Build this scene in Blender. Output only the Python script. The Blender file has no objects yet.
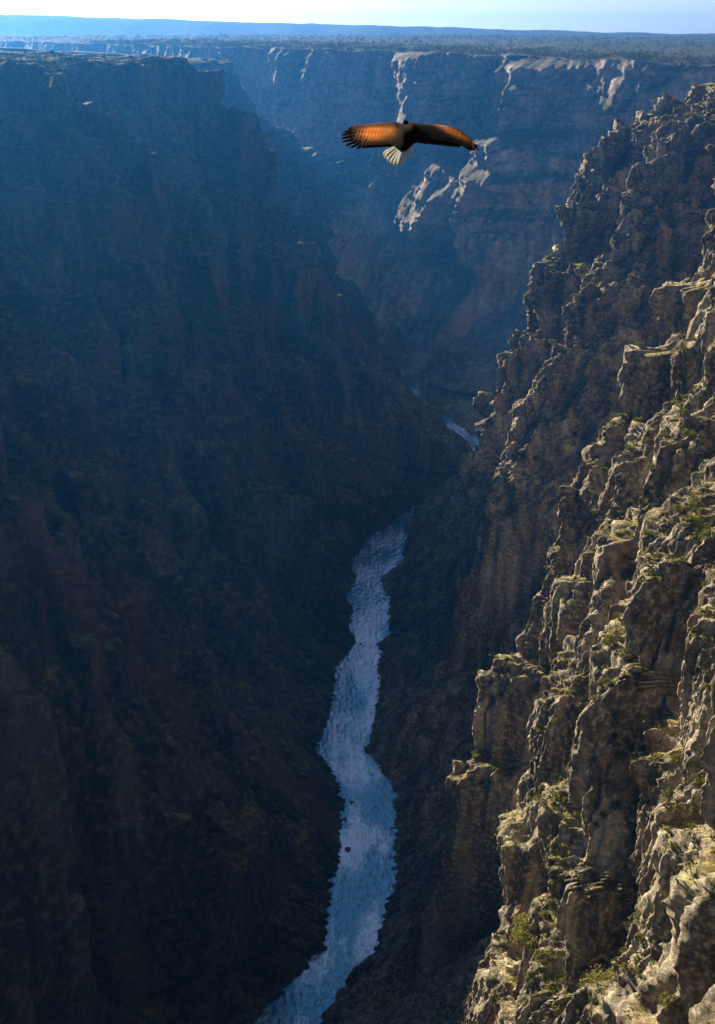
import bpy, math, random, time
import numpy as np
T0 = time.time()
random.seed(7)
rng = np.random.default_rng(11)
S = bpy.context.scene
COL = S.collection

# ------------------------------------------------------------------ camera numbers
W_, H_ = 715, 1024
F = 1098.0
PITCH = math.atan((512 - 28) / F)
SP, CP = math.sin(PITCH), math.cos(PITCH)

def P3(px, py, t):
    """pixel + distance along the view axis -> world point"""
    v = (512 - py) / F
    return ((px - 357.5) / F * t, t * (CP + v * SP), t * (-SP + v * CP))

def PZ(px, py, z):
    v = (512 - py) / F
    return P3(px, py, z / (-SP + v * CP))

ALPHA = math.radians(59)     # sun: left and ahead
ELEV = math.radians(22.8)
SUN = (-math.cos(ALPHA) * math.cos(ELEV), math.sin(ALPHA) * math.cos(ELEV), math.sin(ELEV))

# ------------------------------------------------------------------ noise (tileable, band limited)
NT = 2048
def make_tile(seed, lam=10.0):
    r = np.random.default_rng(seed)
    w = np.fft.rfft2(r.standard_normal((NT, NT)))
    fy = np.fft.fftfreq(NT)[:, None]; fx = np.fft.rfftfreq(NT)[None, :]
    f = np.sqrt(fx * fx + fy * fy)
    k = np.exp(-((f - 1 / lam) ** 2) / (2 * (0.38 / lam) ** 2))
    n = np.fft.irfft2(w * k, s=(NT, NT))
    return (n / n.std()).astype(np.float32)
TILES = [make_tile(3), make_tile(5)]
def nz(u, v, Lu, Lv=None, k=0):
    """noise, about -1..1 (sigma .5), wavelength Lu x Lv metres"""
    Lv = Lv or Lu
    t = TILES[k % 2]
    a = (u * (10.0 / Lu) + 137.31 * (k + 1)) % NT
    b = (v * (10.0 / Lv) + 71.77 * (k + 3)) % NT
    i = a.astype(np.int32); j = b.astype(np.int32)
    fa = (a - i).astype(np.float32); fb = (b - j).astype(np.float32)
    i %= NT; j %= NT
    i1 = (i + 1) % NT; j1 = (j + 1) % NT
    r = (t[i, j] * (1 - fa) + t[i1, j] * fa) * (1 - fb) + (t[i, j1] * (1 - fa) + t[i1, j1] * fa) * fb
    return 0.5 * r
def ridge(u, v, Lu, Lv=None, k=0):
    return 1 - 2.2 * np.abs(nz(u, v, Lu, Lv, k))          # sharp crests
HT = np.random.default_rng(77).random((512, 512)).astype(np.float32) * 2 - 1
def block(u, v, Lu, Lv, k=0, wu=.35, wv=.3):
    """jointed rock: a random level per block, blocks of uneven width set out of step column by column"""
    a = u / Lu + wu * nz(u, v, Lu * 2.3, Lv * 3, k) * 2
    i = np.floor(a).astype(np.int64)
    b = v / Lv + 13.7 * HT[(i * 7 + k * 31) % 512, (i * 3 + 5) % 512] + wv * nz(u, v, Lu * 1.4, Lv, k + 1) * 2
    j = np.floor(b).astype(np.int64)
    return HT[(i + k * 17) % 512, (j * 5 + i * 11 + k) % 512]
N3 = 128
def make_vol(seed, lam=8.0):
    w = np.fft.rfftn(np.random.default_rng(seed).standard_normal((N3, N3, N3)).astype(np.float32))
    f1 = np.fft.fftfreq(N3); f = np.sqrt(f1[:, None, None] ** 2 + f1[None, :, None] ** 2 + np.fft.rfftfreq(N3)[None, None, :] ** 2)
    n = np.fft.irfftn(w * np.exp(-((f - 1 / lam) ** 2) / (2 * (.36 / lam) ** 2)), s=(N3, N3, N3))
    return np.ascontiguousarray((n / n.std()).astype(np.float32)).ravel()
VOL = make_vol(21)
def rot(x, y, k):
    a = .5 + 1.1 * k; return x * math.cos(a) - y * math.sin(a), x * math.sin(a) + y * math.cos(a)
def nz3(P, L, Lz=None, k=0):
    Lz = Lz or L
    x, y = rot(P[0], P[1], k)
    c = [((q * (8.0 / l) + o) % N3).astype(np.float32) for q, l, o in ((x, L, 31.7 * k), (y, L, 57.1 * k), (P[2], Lz, 11.3 * k))]
    i = [np.minimum(q.astype(np.int32), N3 - 1) for q in c]
    f = [q - p for q, p in zip(c, i)]
    j = [(p + 1) % N3 for p in i]
    a0, a1 = i[0] * (N3 * N3), j[0] * (N3 * N3); b0, b1 = i[1] * N3, j[1] * N3
    g = lambda a, b, cc: VOL[a + b + cc]
    fx, fy, fz = f
    r = ((g(a0, b0, i[2]) * (1 - fx) + g(a1, b0, i[2]) * fx) * (1 - fy) + (g(a0, b1, i[2]) * (1 - fx) + g(a1, b1, i[2]) * fx) * fy) * (1 - fz) \
      + ((g(a0, b0, j[2]) * (1 - fx) + g(a1, b0, j[2]) * fx) * (1 - fy) + (g(a0, b1, j[2]) * (1 - fx) + g(a1, b1, j[2]) * fx) * fy) * fz
    return .5 * r
def ridge3(P, L, Lz=None, k=0): return 1 - 2.2 * np.abs(nz3(P, L, Lz, k))
def block3(P, L, Lz, k=0, w=.3):
    x, y = rot(P[0], P[1], 0.2 * k)
    n = nz3(P, L * 2.6, Lz * 3, k) * 2 * w; m = nz3(P, L * 2.1, Lz * 2, k + 3) * 2 * w
    i = np.floor(x / L + n).astype(np.int64); j = np.floor(y / L + m).astype(np.int64)
    h = (i * 73 + j * 151 + k * 977)
    zz = np.floor(P[2] / Lz + 13.7 * HT[h % 512, (h // 512) % 512] + .5 * m).astype(np.int64)
    return HT[(h + zz * 37) % 512, (h * 3 + zz * 11 + i) % 512]
def blur(a, r):
    for ax in (0, 1):
        c = np.cumsum(np.concatenate([np.repeat(np.take(a, [0], ax), r + 1, ax), a, np.repeat(np.take(a, [-1], ax), r, ax)], ax), ax)
        n = a.shape[ax]; w = 2 * r + 1
        a = (np.take(c, np.arange(w, w + n), ax) - np.take(c, np.arange(0, n), ax)) / w
    return a
def sstep(a, b, x):
    t = np.clip((x - a) / (b - a), 0, 1); return t * t * (3 - 2 * t)

# ------------------------------------------------------------------ object helpers
def link(o): COL.objects.link(o); return o
def tag(o, label=None, cat=None, group=None, kind=None):
    if label: o['label'] = label
    if cat: o['category'] = cat
    if group: o['group'] = group
    if kind: o['kind'] = kind
    return o
def np_mesh(name, V, Fc, mat, smooth=True):
    me = bpy.data.meshes.new(name)
    V = np.ascontiguousarray(V, dtype=np.float32); Fc = np.ascontiguousarray(Fc, dtype=np.int32)
    n = Fc.shape[1]
    me.vertices.add(len(V)); me.vertices.foreach_set('co', V.ravel())
    me.loops.add(Fc.size); me.loops.foreach_set('vertex_index', Fc.ravel())
    me.polygons.add(len(Fc)); me.polygons.foreach_set('loop_start', np.arange(0, Fc.size, n, dtype=np.int32))
    me.polygons.foreach_set('loop_total', np.full(len(Fc), n, dtype=np.int32))
    me.polygons.foreach_set('use_smooth', np.full(len(Fc), smooth))
    me.update(calc_edges=True)
    if mat: me.materials.append(mat)
    return link(bpy.data.objects.new(name, me))
def grid_faces(nr, nc, flip=False):
    idx = np.arange(nr * nc).reshape(nr, nc)
    a, b, c, d = idx[:-1, :-1], idx[:-1, 1:], idx[1:, 1:], idx[1:, :-1]
    q = np.stack([a, b, c, d], -1).reshape(-1, 4)
    return q[:, ::-1] if flip else q
def normals(P):
    du = np.gradient(P, axis=1); dv = np.gradient(P, axis=0)
    n = np.cross(du, dv); n /= np.linalg.norm(n, axis=-1, keepdims=True) + 1e-9
    return n

# ------------------------------------------------------------------ materials
def new_mat(name):
    m = bpy.data.materials.new(name); m.use_nodes = True
    nt = m.node_tree; b = nt.nodes['Principled BSDF']
    return m, nt, b
def N(nt, t, **kw):
    n = nt.nodes.new(t)
    for k, v in kw.items():
        if hasattr(n, k): setattr(n, k, v)
        else: n.inputs[k].default_value = v
    return n
def noise(nt, vec, scale, detail=6, rough=.6):
    n = N(nt, 'ShaderNodeTexNoise'); n.inputs['Scale'].default_value = scale
    n.inputs['Detail'].default_value = detail; n.inputs['Roughness'].default_value = rough
    nt.links.new(vec, n.inputs['Vector']); return n.outputs['Fac']
def ramp(nt, fac, stops):
    r = N(nt, 'ShaderNodeValToRGB'); e = r.color_ramp.elements
    while len(e) < len(stops): e.new(.5)
    for i, (p, c) in enumerate(stops):
        e[i].position = p; e[i].color = (*c, 1) if len(c) == 3 else c
    nt.links.new(fac, r.inputs[0]); return r.outputs[0]
def mixc(nt, fac, a, b):
    m = N(nt, 'ShaderNodeMix', data_type='RGBA')
    for s, i in ((fac, 0), (a, 6), (b, 7)):
        if hasattr(s, 'links'): nt.links.new(s, m.inputs[i])
        else: m.inputs[i].default_value = s if i == 0 else (*s, 1)
    return m.outputs[2]
def math_(nt, op, a, b=None, clamp=False):
    m = N(nt, 'ShaderNodeMath', operation=op, use_clamp=clamp)
    for s, i in ((a, 0), (b, 1)):
        if s is None: continue
        if hasattr(s, 'links'): nt.links.new(s, m.inputs[i])
        else: m.inputs[i].default_value = s
    return m.outputs[0]
def rock(name, light, mid, dark, red, redamt, veg, vegdry, veg_lo=.45, veg_hi=.75, sc=1.0, bump=1.0, vegmax=.9):
    m, nt, b = new_mat(name)
    geo = N(nt, 'ShaderNodeNewGeometry')
    pos = geo.outputs['Position']
    mp = N(nt, 'ShaderNodeMapping'); mp.inputs['Scale'].default_value = (1, 1, .16)   # streaks run down the face
    nt.links.new(pos, mp.inputs[0]); st = mp.outputs[0]
    n1 = noise(nt, st, .055 / sc, 7, .62)
    n2 = noise(nt, pos, .28 / sc, 8, .7)
    n3 = noise(nt, st, .03 / sc, 4, .55)
    n4 = noise(nt, pos, .9 / sc, 5, .7)
    c = ramp(nt, n1, [(.3, dark), (.48, mid), (.68, light)])
    c2 = ramp(nt, n2, [(.34, dark), (.5, mid), (.62, light)])
    c = mixc(nt, .5, c, c2)
    rf = ramp(nt, n3, [(.57, (0, 0, 0)), (.62, (1, 1, 1))])
    c = mixc(nt, math_(nt, 'MULTIPLY', rf, redamt), c, red)
    # plants and moss on everything that faces up
    sx = N(nt, 'ShaderNodeSeparateXYZ'); nt.links.new(geo.outputs['Normal'], sx.inputs[0])
    nb = noise(nt, pos, .045 / sc, 5, .6)
    s = math_(nt, 'ADD', sx.outputs[2], math_(nt, 'MULTIPLY', math_(nt, 'SUBTRACT', nb, .5), 1.1))
    s = math_(nt, 'ADD', s, math_(nt, 'MULTIPLY', math_(nt, 'SUBTRACT', n4, .5), .8))
    mr = N(nt, 'ShaderNodeMapRange'); mr.inputs[1].default_value = veg_lo; mr.inputs[2].default_value = veg_hi
    mr.inputs[4].default_value = vegmax
    nt.links.new(s, mr.inputs[0])
    vc = mixc(nt, ramp(nt, n2, [(.38, (0, 0, 0)), (.62, (1, 1, 1))]), veg, vegdry)
    c = mixc(nt, mr.outputs[0], c, vc)
    nt.links.new(c, b.inputs['Base Color'])
    b.inputs['Roughness'].default_value = .92
    b.inputs['Specular IOR Level'].default_value = .15
    bp = N(nt, 'ShaderNodeBump'); bp.inputs['Strength'].default_value = .8 * bump; bp.inputs['Distance'].default_value = 1.6 * sc
    h = math_(nt, 'ADD', math_(nt, 'MULTIPLY', n2, 1.6), n4)
    nt.links.new(h, bp.inputs['Height']); nt.links.new(bp.outputs[0], b.inputs['Normal'])
    return m
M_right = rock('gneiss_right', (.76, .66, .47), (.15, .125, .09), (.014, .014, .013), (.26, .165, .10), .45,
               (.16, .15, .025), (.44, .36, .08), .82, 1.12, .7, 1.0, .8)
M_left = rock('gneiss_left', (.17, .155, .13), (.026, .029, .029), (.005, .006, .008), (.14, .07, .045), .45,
              (.02, .028, .012), (.30, .27, .09), .66, 1.0, 1.6)  # colours lowered to deepen the shade on this wall
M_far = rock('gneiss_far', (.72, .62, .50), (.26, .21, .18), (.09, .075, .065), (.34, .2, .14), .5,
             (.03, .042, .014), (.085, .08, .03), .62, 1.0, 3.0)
M_mesa = rock('mesa_scrub', (.05, .055, .03), (.035, .042, .022), (.02, .028, .014), (.1, .08, .05), .3,
              (.02, .032, .014), (.05, .052, .025), .3, .8, 14.0)

# ------------------------------------------------------------------ river banks, traced
LB = [(252,1019),(289,976),(316,949),(322,908),(336,875),(336,841),(346,801),(316,754),(320,736),(322,718),(331,688),(335,671),
      (355,641),(345,628),(352,562),(372,532),(400,514),(420,502)]
RB = [(329,1016),(363,969),(383,955),(393,908),(399,848),(396,821),(396,784),(366,747),(372,737),(381,718),(383,699),(383,681),
      (375,669),(382,655),(378,644),(393,634),(391,607),(385,578),(398,570),(404,559),(409,526),(423,500)]
def bank(pts, extra_lo, extra_hi):
    p = [PZ(a, b, -600)[:2] for a, b in pts]
    p = sorted([(y, x) for x, y in p])
    p = extra_lo + p + extra_hi
    return np.array([a for a, b in p]), np.array([b for a, b in p])
up_l = sorted([(PZ(a, b, -600)[1], PZ(a, b, -600)[0]) for a, b in [(464,442),(446,430),(424,414),(408,405)]])
up_r = sorted([(PZ(a, b, -600)[1], PZ(a, b, -600)[0]) for a, b in [(474,436),(444,414),(420,402)]])
yl, xl = bank(LB, [(-300, -260), (200, -190), (450, -110)], [(1450, 112), (1490, 165), (1560, 172)] + up_l + [(2150, 70), (2380, 150), (2480, 150), (2700, -300), (2950, -1200), (4200, -4000)])
yr_, xr_ = bank(RB, [(-300, -190), (200, -120), (450, -42)], [(1450, 200), (1500, 250), (1570, 245)] + up_r + [(2150, 130), (2380, 210), (2480, 210), (2700, -240), (2950, -1140), (4200, -3940)])
fxl = lambda y: np.interp(y, yl, xl)
fxr = lambda y: np.interp(y, yr_, xr_)

# ------------------------------------------------------------------ rib-built canyon walls
def prep_rib(pts, top_dx, top_dy, rim, foot):
    """traced crest -> arrays (z, x, y) rising; continued up to the rim and down to the bank"""
    q = [P3(*p) for p in pts]
    z = [a[2] for a in q]; x = [a[0] for a in q]; y = [a[1] for a in q]
    o = np.argsort(z); z = np.array(z)[o]; x = np.array(x)[o]; y = np.array(y)[o]
    if z[-1] < rim - 3:
        d = rim - z[-1]; z = np.append(z, rim + 5); x = np.append(x, x[-1] + top_dx * d); y = np.append(y, y[-1] + top_dy * d)
    fx, fy = foot
    z = np.append([-606], z); x = np.append([fx], x); y = np.append([fy], y)
    return z, x, y

R_RIBS = [
 # pts (px,py,t), top dx/dz, dy/dz, foot(x,y), kf, kb, crest width
 ([(706,84,1150),(672,96,1140),(643,109,1130),(612,130,1120),(592,147,1112),(577,180,1100),(566,210,1092),(560,258,1086),(548,266,1074),(534,300,1064),
   (519,347,1052),(502,371,1046),(490,400,1040),(474,424,1032),(470,470,1018),(472,520,1000)], .6, .4, (40, 900), 3.0, 1.6, 5),
 ([(706,108,1085),(668,130,1065),(645,158,1052),(628,205,1042),(616,262,1036),(600,287,1012),(576,322,1002),(567,360,992),(536,402,985),
   (520,440,975),(503,482,965),(484,514,958)], .7, .3, (45, 840), 3.2, .08, 4),
 ([(735,150,700),(714,205,650),(704,245,645),(694,280,642),(668,292,632),(664,350,630),(640,358,622),(630,378,620),(620,440,618),(600,462,612),(590,485,610),(578,492,608),
   (567,535,608),(560,592,606),(545,602,602),(530,660,600),(508,668,600),(486,712,605),(478,745,608),(466,782,612),(459,828,620)], .9, .5, (0, 520), 3.0, 1.4, 5),
 ([(700,330,585),(672,400,580),(652,452,575),(628,512,565),(606,556,560),(584,596,558),(568,640,572),(552,690,596)], .8, .4, (10, 560), 2.8, .25, 4),
 ([(728,360,480),(714,396,478),(690,430,478),(660,490,480),(641,535,480),(624,590,479),(607,640,478),(600,665,477),(572,712,477),(560,745,478),
   (547,800,480),(530,832,484),(522,900,488),(520,944,492)], .8, .4, (-25, 395), 3.0, .3, 4),
 ([(722,470,430),(700,520,425),(672,600,420),(650,680,418),(622,730,418),(604,790,420),(588,850,424),(566,930,430)], .8, .3, (-30, 350), 2.8, .2, 3),
 ([(730,540,372),(708,558,371),(690,568,371),(665,583,371),(655,606,371),(650,650,370),(640,700,370),(622,742,370),(605,800,372),(592,850,376),
   (578,930,384),(572,1000,392)], .8, .4, (-45, 300), 3.0, .12, 3),
 ([(760,560,330),(738,640,322),(722,700,320),(708,760,320),(698,830,322),(684,900,326),(668,960,332),(640,1024,342)], .8, .3, (-60, 255), 2.2, .06, 4),
 ([(840,620,270),(800,720,262),(770,820,262),(740,920,268),(714,1000,280)], .8, .3, (-70, 200), 2.2, .06, 4),
 ([(960,700,200),(900,850,195),(860,1000,200)], .8, .3, (-90, 110), 1.6, .3, 5),
 ([(1300,700,150),(1250,850,150)], .8, .3, (-120, 0), 1.4, .6, 8),
]
L_RIBS = [
 ([(150,66,1500),(200,68,1500),(216,74,1495),(221,108,1490),(240,112,1486),(259,122,1482),(266,135,1480),(271,188,1476),(284,198,1475),(289,240,1474),(305,260,1472),(329,298,1474),(350,346,1478),
   (378,386,1486),(400,410,1500),(426,438,1522),(454,458,1548)], -.8, -.2, (158, 1500), 2.3, 1.6, 8),
 ([(60,90,1345),(100,104,1340),(150,140,1335),(200,200,1325),(214,260,1320),(232,320,1320),(262,372,1322),(300,430,1330),(352,500,1350)], -.8, -.2, (68, 1330), 2.3, .9, 6),
 ([(-20,68,1170),(10,73,1165),(38,80,1160),(66,90,1150),(100,122,1140),(146,150,1125),(164,200,1115),(169,258,1108),(164,310,1100),(185,345,1095),(205,380,1090),(218,408,1086),(236,420,1084),
   (247,455,1082),(254,478,1082),(302,517,1090),(345,596,1140)], -.8, -.2, (0, 1095), 2.5, 1.2, 6),
 ([(-20,180,1010),(20,230,1005),(60,262,1000),(100,330,990),(118,400,980),(150,440,978),(196,510,975),(212,580,975),(262,660,990),(310,740,1015)], -.8, -.2, (-18, 960), 2.5, 1.0, 5),
 ([(-30,230,905),(0,272,900),(30,312,890),(65,386,880),(90,434,870),(115,470,866),(146,513,860),(172,532,856),(186,600,852),(215,680,852),(262,758,862),(302,822,874)], -.8, -.2, (-42, 800), 2.5, 1.1, 5),
 ([(-40,380,770),(0,420,765),(34,470,755),(60,530,750),(100,610,748),(128,690,748),(180,770,758),(246,846,775)], -.8, -.2, (-52, 690), 2.3, 1.0, 5),
 ([(-20,440,645),(0,482,640),(30,543,635),(54,577,630),(70,640,630),(110,700,640),(140,737,646),(152,766,650),(176,820,660),(236,876,682),(305,944,715)], -.8, -.2, (-70, 610), 2.5, 1.1, 5),
 ([(-40,560,490),(0,668,482),(27,755,482),(50,797,486),(74,856,490),(82,920,496),(134,1016,512)], -.8, -.2, (-100, 470), 2.3, 1.0, 5),
 ([(-120,700,380),(-60,860,372),(0,1000,380)], -.8, -.2, (-150, 330), 1.4, 1.0, 6),
 ([(-500,700,250),(-400,950,250)], -.8, -.2, (-200, 150), 1.2, 1.0, 8),
 ([(120,60,2400),(190,84,2390),(245,112,2380),(300,148,2370),(340,172,2365),(368,190,2360),(396,226,2360),(420,262,2360)], -.8, -.2, (160, 2400), 1.15, 1.6, 10),
 ([(0,60,2900),(120,75,2900),(200,150,2900)], -.8, -.2, (-600, 2850), 1.1, 1.4, 14),
]
GZ = np.array([-606, -560, -500, -400, -300, -200, -100, -40])
GR = np.array([-7, 30, 90, 180, 250, 345, 410, 440])
GL = np.array([-7, 36, 92, 190, 275, 355, 420, 445])

def build_wall(side, name, ys, rim_fn, ribs, G, nrow, mat, plate):
    sg = 1 if side == 'R' else -1
    nc = len(ys)
    Y = np.repeat(ys[None, :], nrow, 0)
    rim = rim_fn(ys)
    v = np.linspace(0, 1, nrow)[:, None]
    Z = -606 + v * (rim[None, :] + 606)
    Y = Y.astype(np.float64)
    # slow warp so that nothing runs dead straight
    kw = 1.0 if side == 'R' else .45
    yw = Y + kw * (5.0 * nz(Y, Z, 70, 90, 1) + 2.2 * nz(Y, Z, 24, 50, 2))
    zw = Z + 7 * nz(Y, Z, 90, 60, 3)
    base = fxr(Y) if side == 'R' else fxl(Y)
    off = np.interp(zw, GZ, G)
    X = sg * base + off + 18 * nz(Y, Z, 150, 300, 4) * sstep(-600, -500, Z)
    if side == 'R':
        X += sstep(1330, 1680, Y) * sstep(-600, -350, Z) * 1600 + sstep(1300, 1500, Y) * sstep(-560, -400, Z) * 250
    else:
        X += sstep(1560, 1700, Y) * (1 - sstep(1850, 1950, Y)) * sstep(-600, -300, Z) * 60
    out = X
    for (pts, tdx, tdy, foot, kf, kb, w) in ribs:
        rz, rx, ry = prep_rib(pts, tdx, tdy, -42 if side == 'R' else 40, foot)
        zi = Z + 4 * nz(Y, Z, 60, 60, 5)
        cx = sg * np.interp(zi, rz, rx); cy = np.interp(zi, rz, ry)
        dy = yw - cy
        d = np.sqrt(dy * dy + w * w) - w
        f = np.where(dy < 0, kf * d, kb * d + np.maximum(dy, 0) ** 2 / 200)
        c = cx + f
        k = 2.5                                  # soft minimum
        h = np.clip(.5 + .5 * (out - c) / k, 0, 1)
        out = out * (1 - h) + c * h - k * h * (1 - h)
    X = out
    # tiers: sheer bands with benches between them
    zt = Z + 16 * nz(Y, Z, 130, 400, 8) + 3 * nz(Y, Z, 40, 200, 9)
    zt = zt + (0 if side == 'R' else sstep(1250, 1350, Y) * 18)
    lv = [-84, -128, -166, -208, -262, -318, -372, -430]; wd_ = [15, 20, 16, 26, 17, 17, 15, 14]
    tot = sum(wd_); lin = np.clip((zt + 460) / 400., 0, 1) * tot
    stp = sum(w_ * sstep(l_ - 2, l_ + 5, zt) for l_, w_ in zip(lv, wd_))
    X = X + (.55 if side == 'R' else .4) * (stp - lin)
    # a wall never leans out over the bank
    X = np.maximum(X, sg * base + np.interp(Z, [-606, -590, -500, -300], [-8, 1, 14, 20]))
    X = X - (3.2 * ridge(Y, Z, 13, 60, 5) + 1.6 * ridge(Y, Z, 5, 30, 6)) * (1 - sstep(-598, -560, Z))
    P = np.stack([sg * X, Y, Z], -1)
    n = normals(P)
    if (n[..., 0].mean() * sg) > 0: n = -n       # towards the river
    n = blur(blur(n, 7), 7); n /= np.linalg.norm(n, axis=-1, keepdims=True)
    Q3 = (P[..., 0], P[..., 1], P[..., 2])
    fine = sstep(-600, -560, Z)
    hi = sstep(-480, -380, Z)
    clf = .3 + .7 * hi
    g = 1.0 if side == 'R' else 1.7
    gz = 1.0 if side == 'R' else 2.0; ga = 1.0 if side == 'R' else .85
    d = (6.0 if side == 'R' else 13.0) * ridge3(Q3, 50 * g, 600 * gz, 6) * clf
    d += 3.8 * ga * ridge3(Q3, 19 * g, 300 * gz, 7) * clf
    d += 1.9 * ga * ridge3(Q3, 8 * g, 150 * gz, 8) * clf
    d += 1.0 * nz3(Q3, 34, 90, 9)
    d += 1.3 * ga * block3(Q3, 17 * g, 110 * gz, 1) * clf
    d += .9 * ga * block3(Q3, 7.3 * g, 48 * gz, 2) * clf
    if side == 'R':
        d += .65 * block3(Q3, 3.2, 18, 3) * (.4 + .6 * clf) + .45 * block3(Q3, 1.8, 3.6, 4)
        d += .9 * ridge3(Q3, 4.0, 22, 11) + .35 * nz3(Q3, 2.2, 3.2, 12)
    else:
        d += .6 * ridge3(Q3, 9, 30, 11)
    zz = Z + 24 * nz3(Q3, 210, 210, 13)
    st = (zz / 31.0) % 1.0
    amp = np.clip(.5 + 1.1 * nz3(Q3, 60, 45, 14), 0, 1.4)
    d += 1.7 * amp * (1 - sstep(.0, .85, st) + sstep(.85, 1, st) - .5) * clf
    d -= 3.0 + (3.0 * sstep(750, 900, Y) if side == 'R' else 0)
    sh = n @ np.array([-math.cos(ALPHA), math.sin(ALPHA), .25])     # relief flattened on faces turned from the sun, so they stay dark
    d = d * ((.34 if side == 'R' else .8) + (.66 if side == 'R' else .2) * sstep(-.75, -.1, sh))
    d *= .25 + .75 * fine
    sc = np.clip(Y / 900, .75, 1.3) if side == 'R' else np.clip(Y / 1000, .9, 1.4)
    P = P + n * (d * sc)[..., None]
    # plateau behind the rim
    np_ = len(plate)
    Q = np.empty((np_, nc, 3))
    top = P[-1]
    for i, dd in enumerate(plate):
        Q[i, :, 0] = top[:, 0] + sg * dd
        Q[i, :, 1] = ys
        e = sstep(0, 60, np.array(dd))
        Q[i, :, 2] = top[:, 2] * (1 - e) + e * (rim + 4) + (3.5 * nz(ys, ys * 0 + dd, 60, 60, 3) + 1.5 * nz(ys, ys * 0 + dd, 14, 14, 4)) * sstep(0, 20, np.array(dd)) \
                     + min(dd, 1500) * plate_rise[side](ys)
    P = np.concatenate([P, Q], 0)
    o = np_mesh(name, P.reshape(-1, 3), grid_faces(P.shape[0], nc, flip=(side == 'L')), mat, True)
    tag(o, kind='structure')
    return P
plate_rise = {'R': lambda y: .004 + 0 * y, 'L': lambda y: .045 * sstep(1100, 1700, y) - .0}
plate_d = [1.5, 3, 5, 8, 12, 17, 23, 30, 40, 50, 62, 75, 90, 110, 130, 155, 185, 220, 260, 310, 370, 450, 560, 700, 900, 1200, 1700, 2500, 3600]

def spaced(a0, a1, rel, mn):
    out = [a0]
    while out[-1] < a1: out.append(out[-1] + max(mn, rel * abs(out[-1])))
    return np.array(out)
ysR = np.concatenate([np.arange(-350, 120, 6.0), np.arange(120, 230, 1.5), spaced(230, 1260, .0009, .25), np.arange(1264, 1800, 5)])
rimR = lambda y: np.interp(y, [-400, 600, 1000, 1100, 1180, 1260, 1800], [-30, -34, -52, -58, -50, -62, -90]) + 5 * np.asarray(nz(y, y * 0 + 3., 60, 60, 1))
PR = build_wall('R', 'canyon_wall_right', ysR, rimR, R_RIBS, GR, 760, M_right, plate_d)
ysL = np.concatenate([np.arange(-350, 300, 6.0), spaced(300, 1640, .00072, .3), spaced(1642, 2500, .0022, .3), np.arange(2510, 4200, 12)])
rimL = lambda y: np.interp(y, [-400, 950, 1060, 1130, 1300, 1500, 1560, 2000, 4200], [45, 45, 15, -42, -44, -45, -48, -60, -95]) + 6 * np.asarray(nz(y, y * 0 + 9., 90, 90, 1)) + 3 * np.asarray(nz(y, y * 0 + 9., 25, 25, 2))  # near end, out of view, raised to shade the right wall's foot
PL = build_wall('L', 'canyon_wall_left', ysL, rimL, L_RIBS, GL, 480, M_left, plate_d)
print('walls', PR.shape, PL.shape, round(time.time() - T0, 1))

# ------------------------------------------------------------------ the wall across the bend
O = np.array([300., 2000.])
BETA = math.radians(25)
Aa = np.array([-math.cos(BETA), math.sin(BETA)]); Ww = np.array([math.sin(BETA), math.cos(BETA)])
foot_a = [-1400, -546, -124, 133, 287, 550, 972, 2000, 3400]
foot_w = [-340, -230, -165, -110, -30, 190, 400, 900, 1300]
rim_a = [-1400, -173, 340, 700, 1093, 2200, 3400]
rim_w = [300, 400, 450, 500, 640, 1250, 1700]
rim_z = [-66, -62, -48, -44, -44, -42, -40]
ZP = [-606, -560, -480, -400, -330, -262, -250, -190, -178, -120, -108, -90]
WP = [0, .09, .25, .41, .55, .67, .70, .80, .83, .945, .965, 1.0]
def wbase(a, z):
    zr = np.interp(a, rim_a, rim_z)
    zz = -606 + (z + 606) * (516 / (zr + 606))
    f = np.interp(zz, ZP, WP)
    return np.interp(a, foot_a, foot_w) * (1 - f) + np.interp(a, rim_a, rim_w) * f
def hit_far(px, py):
    for t in np.arange(1500, 4200, 5.0):
        x, y, z = P3(px, py, t)
        r = np.array([x, y]) - O
        a, w = r @ Aa, r @ Ww
        if w > wbase(a, z): return a, z
    return a, z
# crests that catch the sun: (pixel polyline, height of the crest in metres)
F_RIBS = [([(274,56),(268,75),(262,92),(257,108)], 24), ([(284,62),(282,84)], 18), ([(312,58),(306,78),(303,92)], 22), ([(296,98),(286,110)], 12),
          ([(397,62),(395,122)], 24), ([(406,60),(404,122)], 26), ([(415,58),(413,125)], 26), ([(424,57),(421,125)], 26), ([(432,56),(431,70),(428,110)], 24),
          ([(382,150),(372,172),(368,192)], 36), ([(398,165),(384,180),(370,200)], 30),
          ([(444,164),(430,180),(420,192),(412,214)], 44), ([(446,168),(444,186),(441,196)], 14),
          ([(500,140),(486,162),(470,178),(448,198),(436,214),(422,232)], 60),
          ([(516,70),(512,90),(508,120),(509,150),(508,182)], 46), ([(505,95),(502,150),(496,166)], 22),
          ([(498,176),(482,190),(472,210),(468,228),(460,262)], 52),
          ([(488,78),(480,92),(477,110),(464,126)], 16), ([(378,60),(371,74)], 14), ([(470,66),(468,72)], 12)]
SP_RIBS = [([(400,178,2330),(370,190,2300),(335,215,2260),(300,247,2220),(286,282,2190)], 60)]
as_ = np.arange(-1300, 3300, 3.2)
nrF = 430
zrF = np.interp(as_, rim_a, rim_z) + 4 * nz(as_, as_ * 0 + 5., 120, 120, 1)
vF = np.linspace(0, 1, nrF)[:, None]
Zf = -606 + vF * (zrF[None, :] + 606)
Af = np.repeat(as_[None, :], nrF, 0)
Wf = wbase(Af, Zf + 12 * nz(Af, Zf, 260, 120, 3))
cl = sstep(-470, -330, Zf)
ft = sstep(-600, -520, Zf)
Wf -= 26 * nz(Af + .4 * Zf, Zf, 420, 900, 2) * ft
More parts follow.
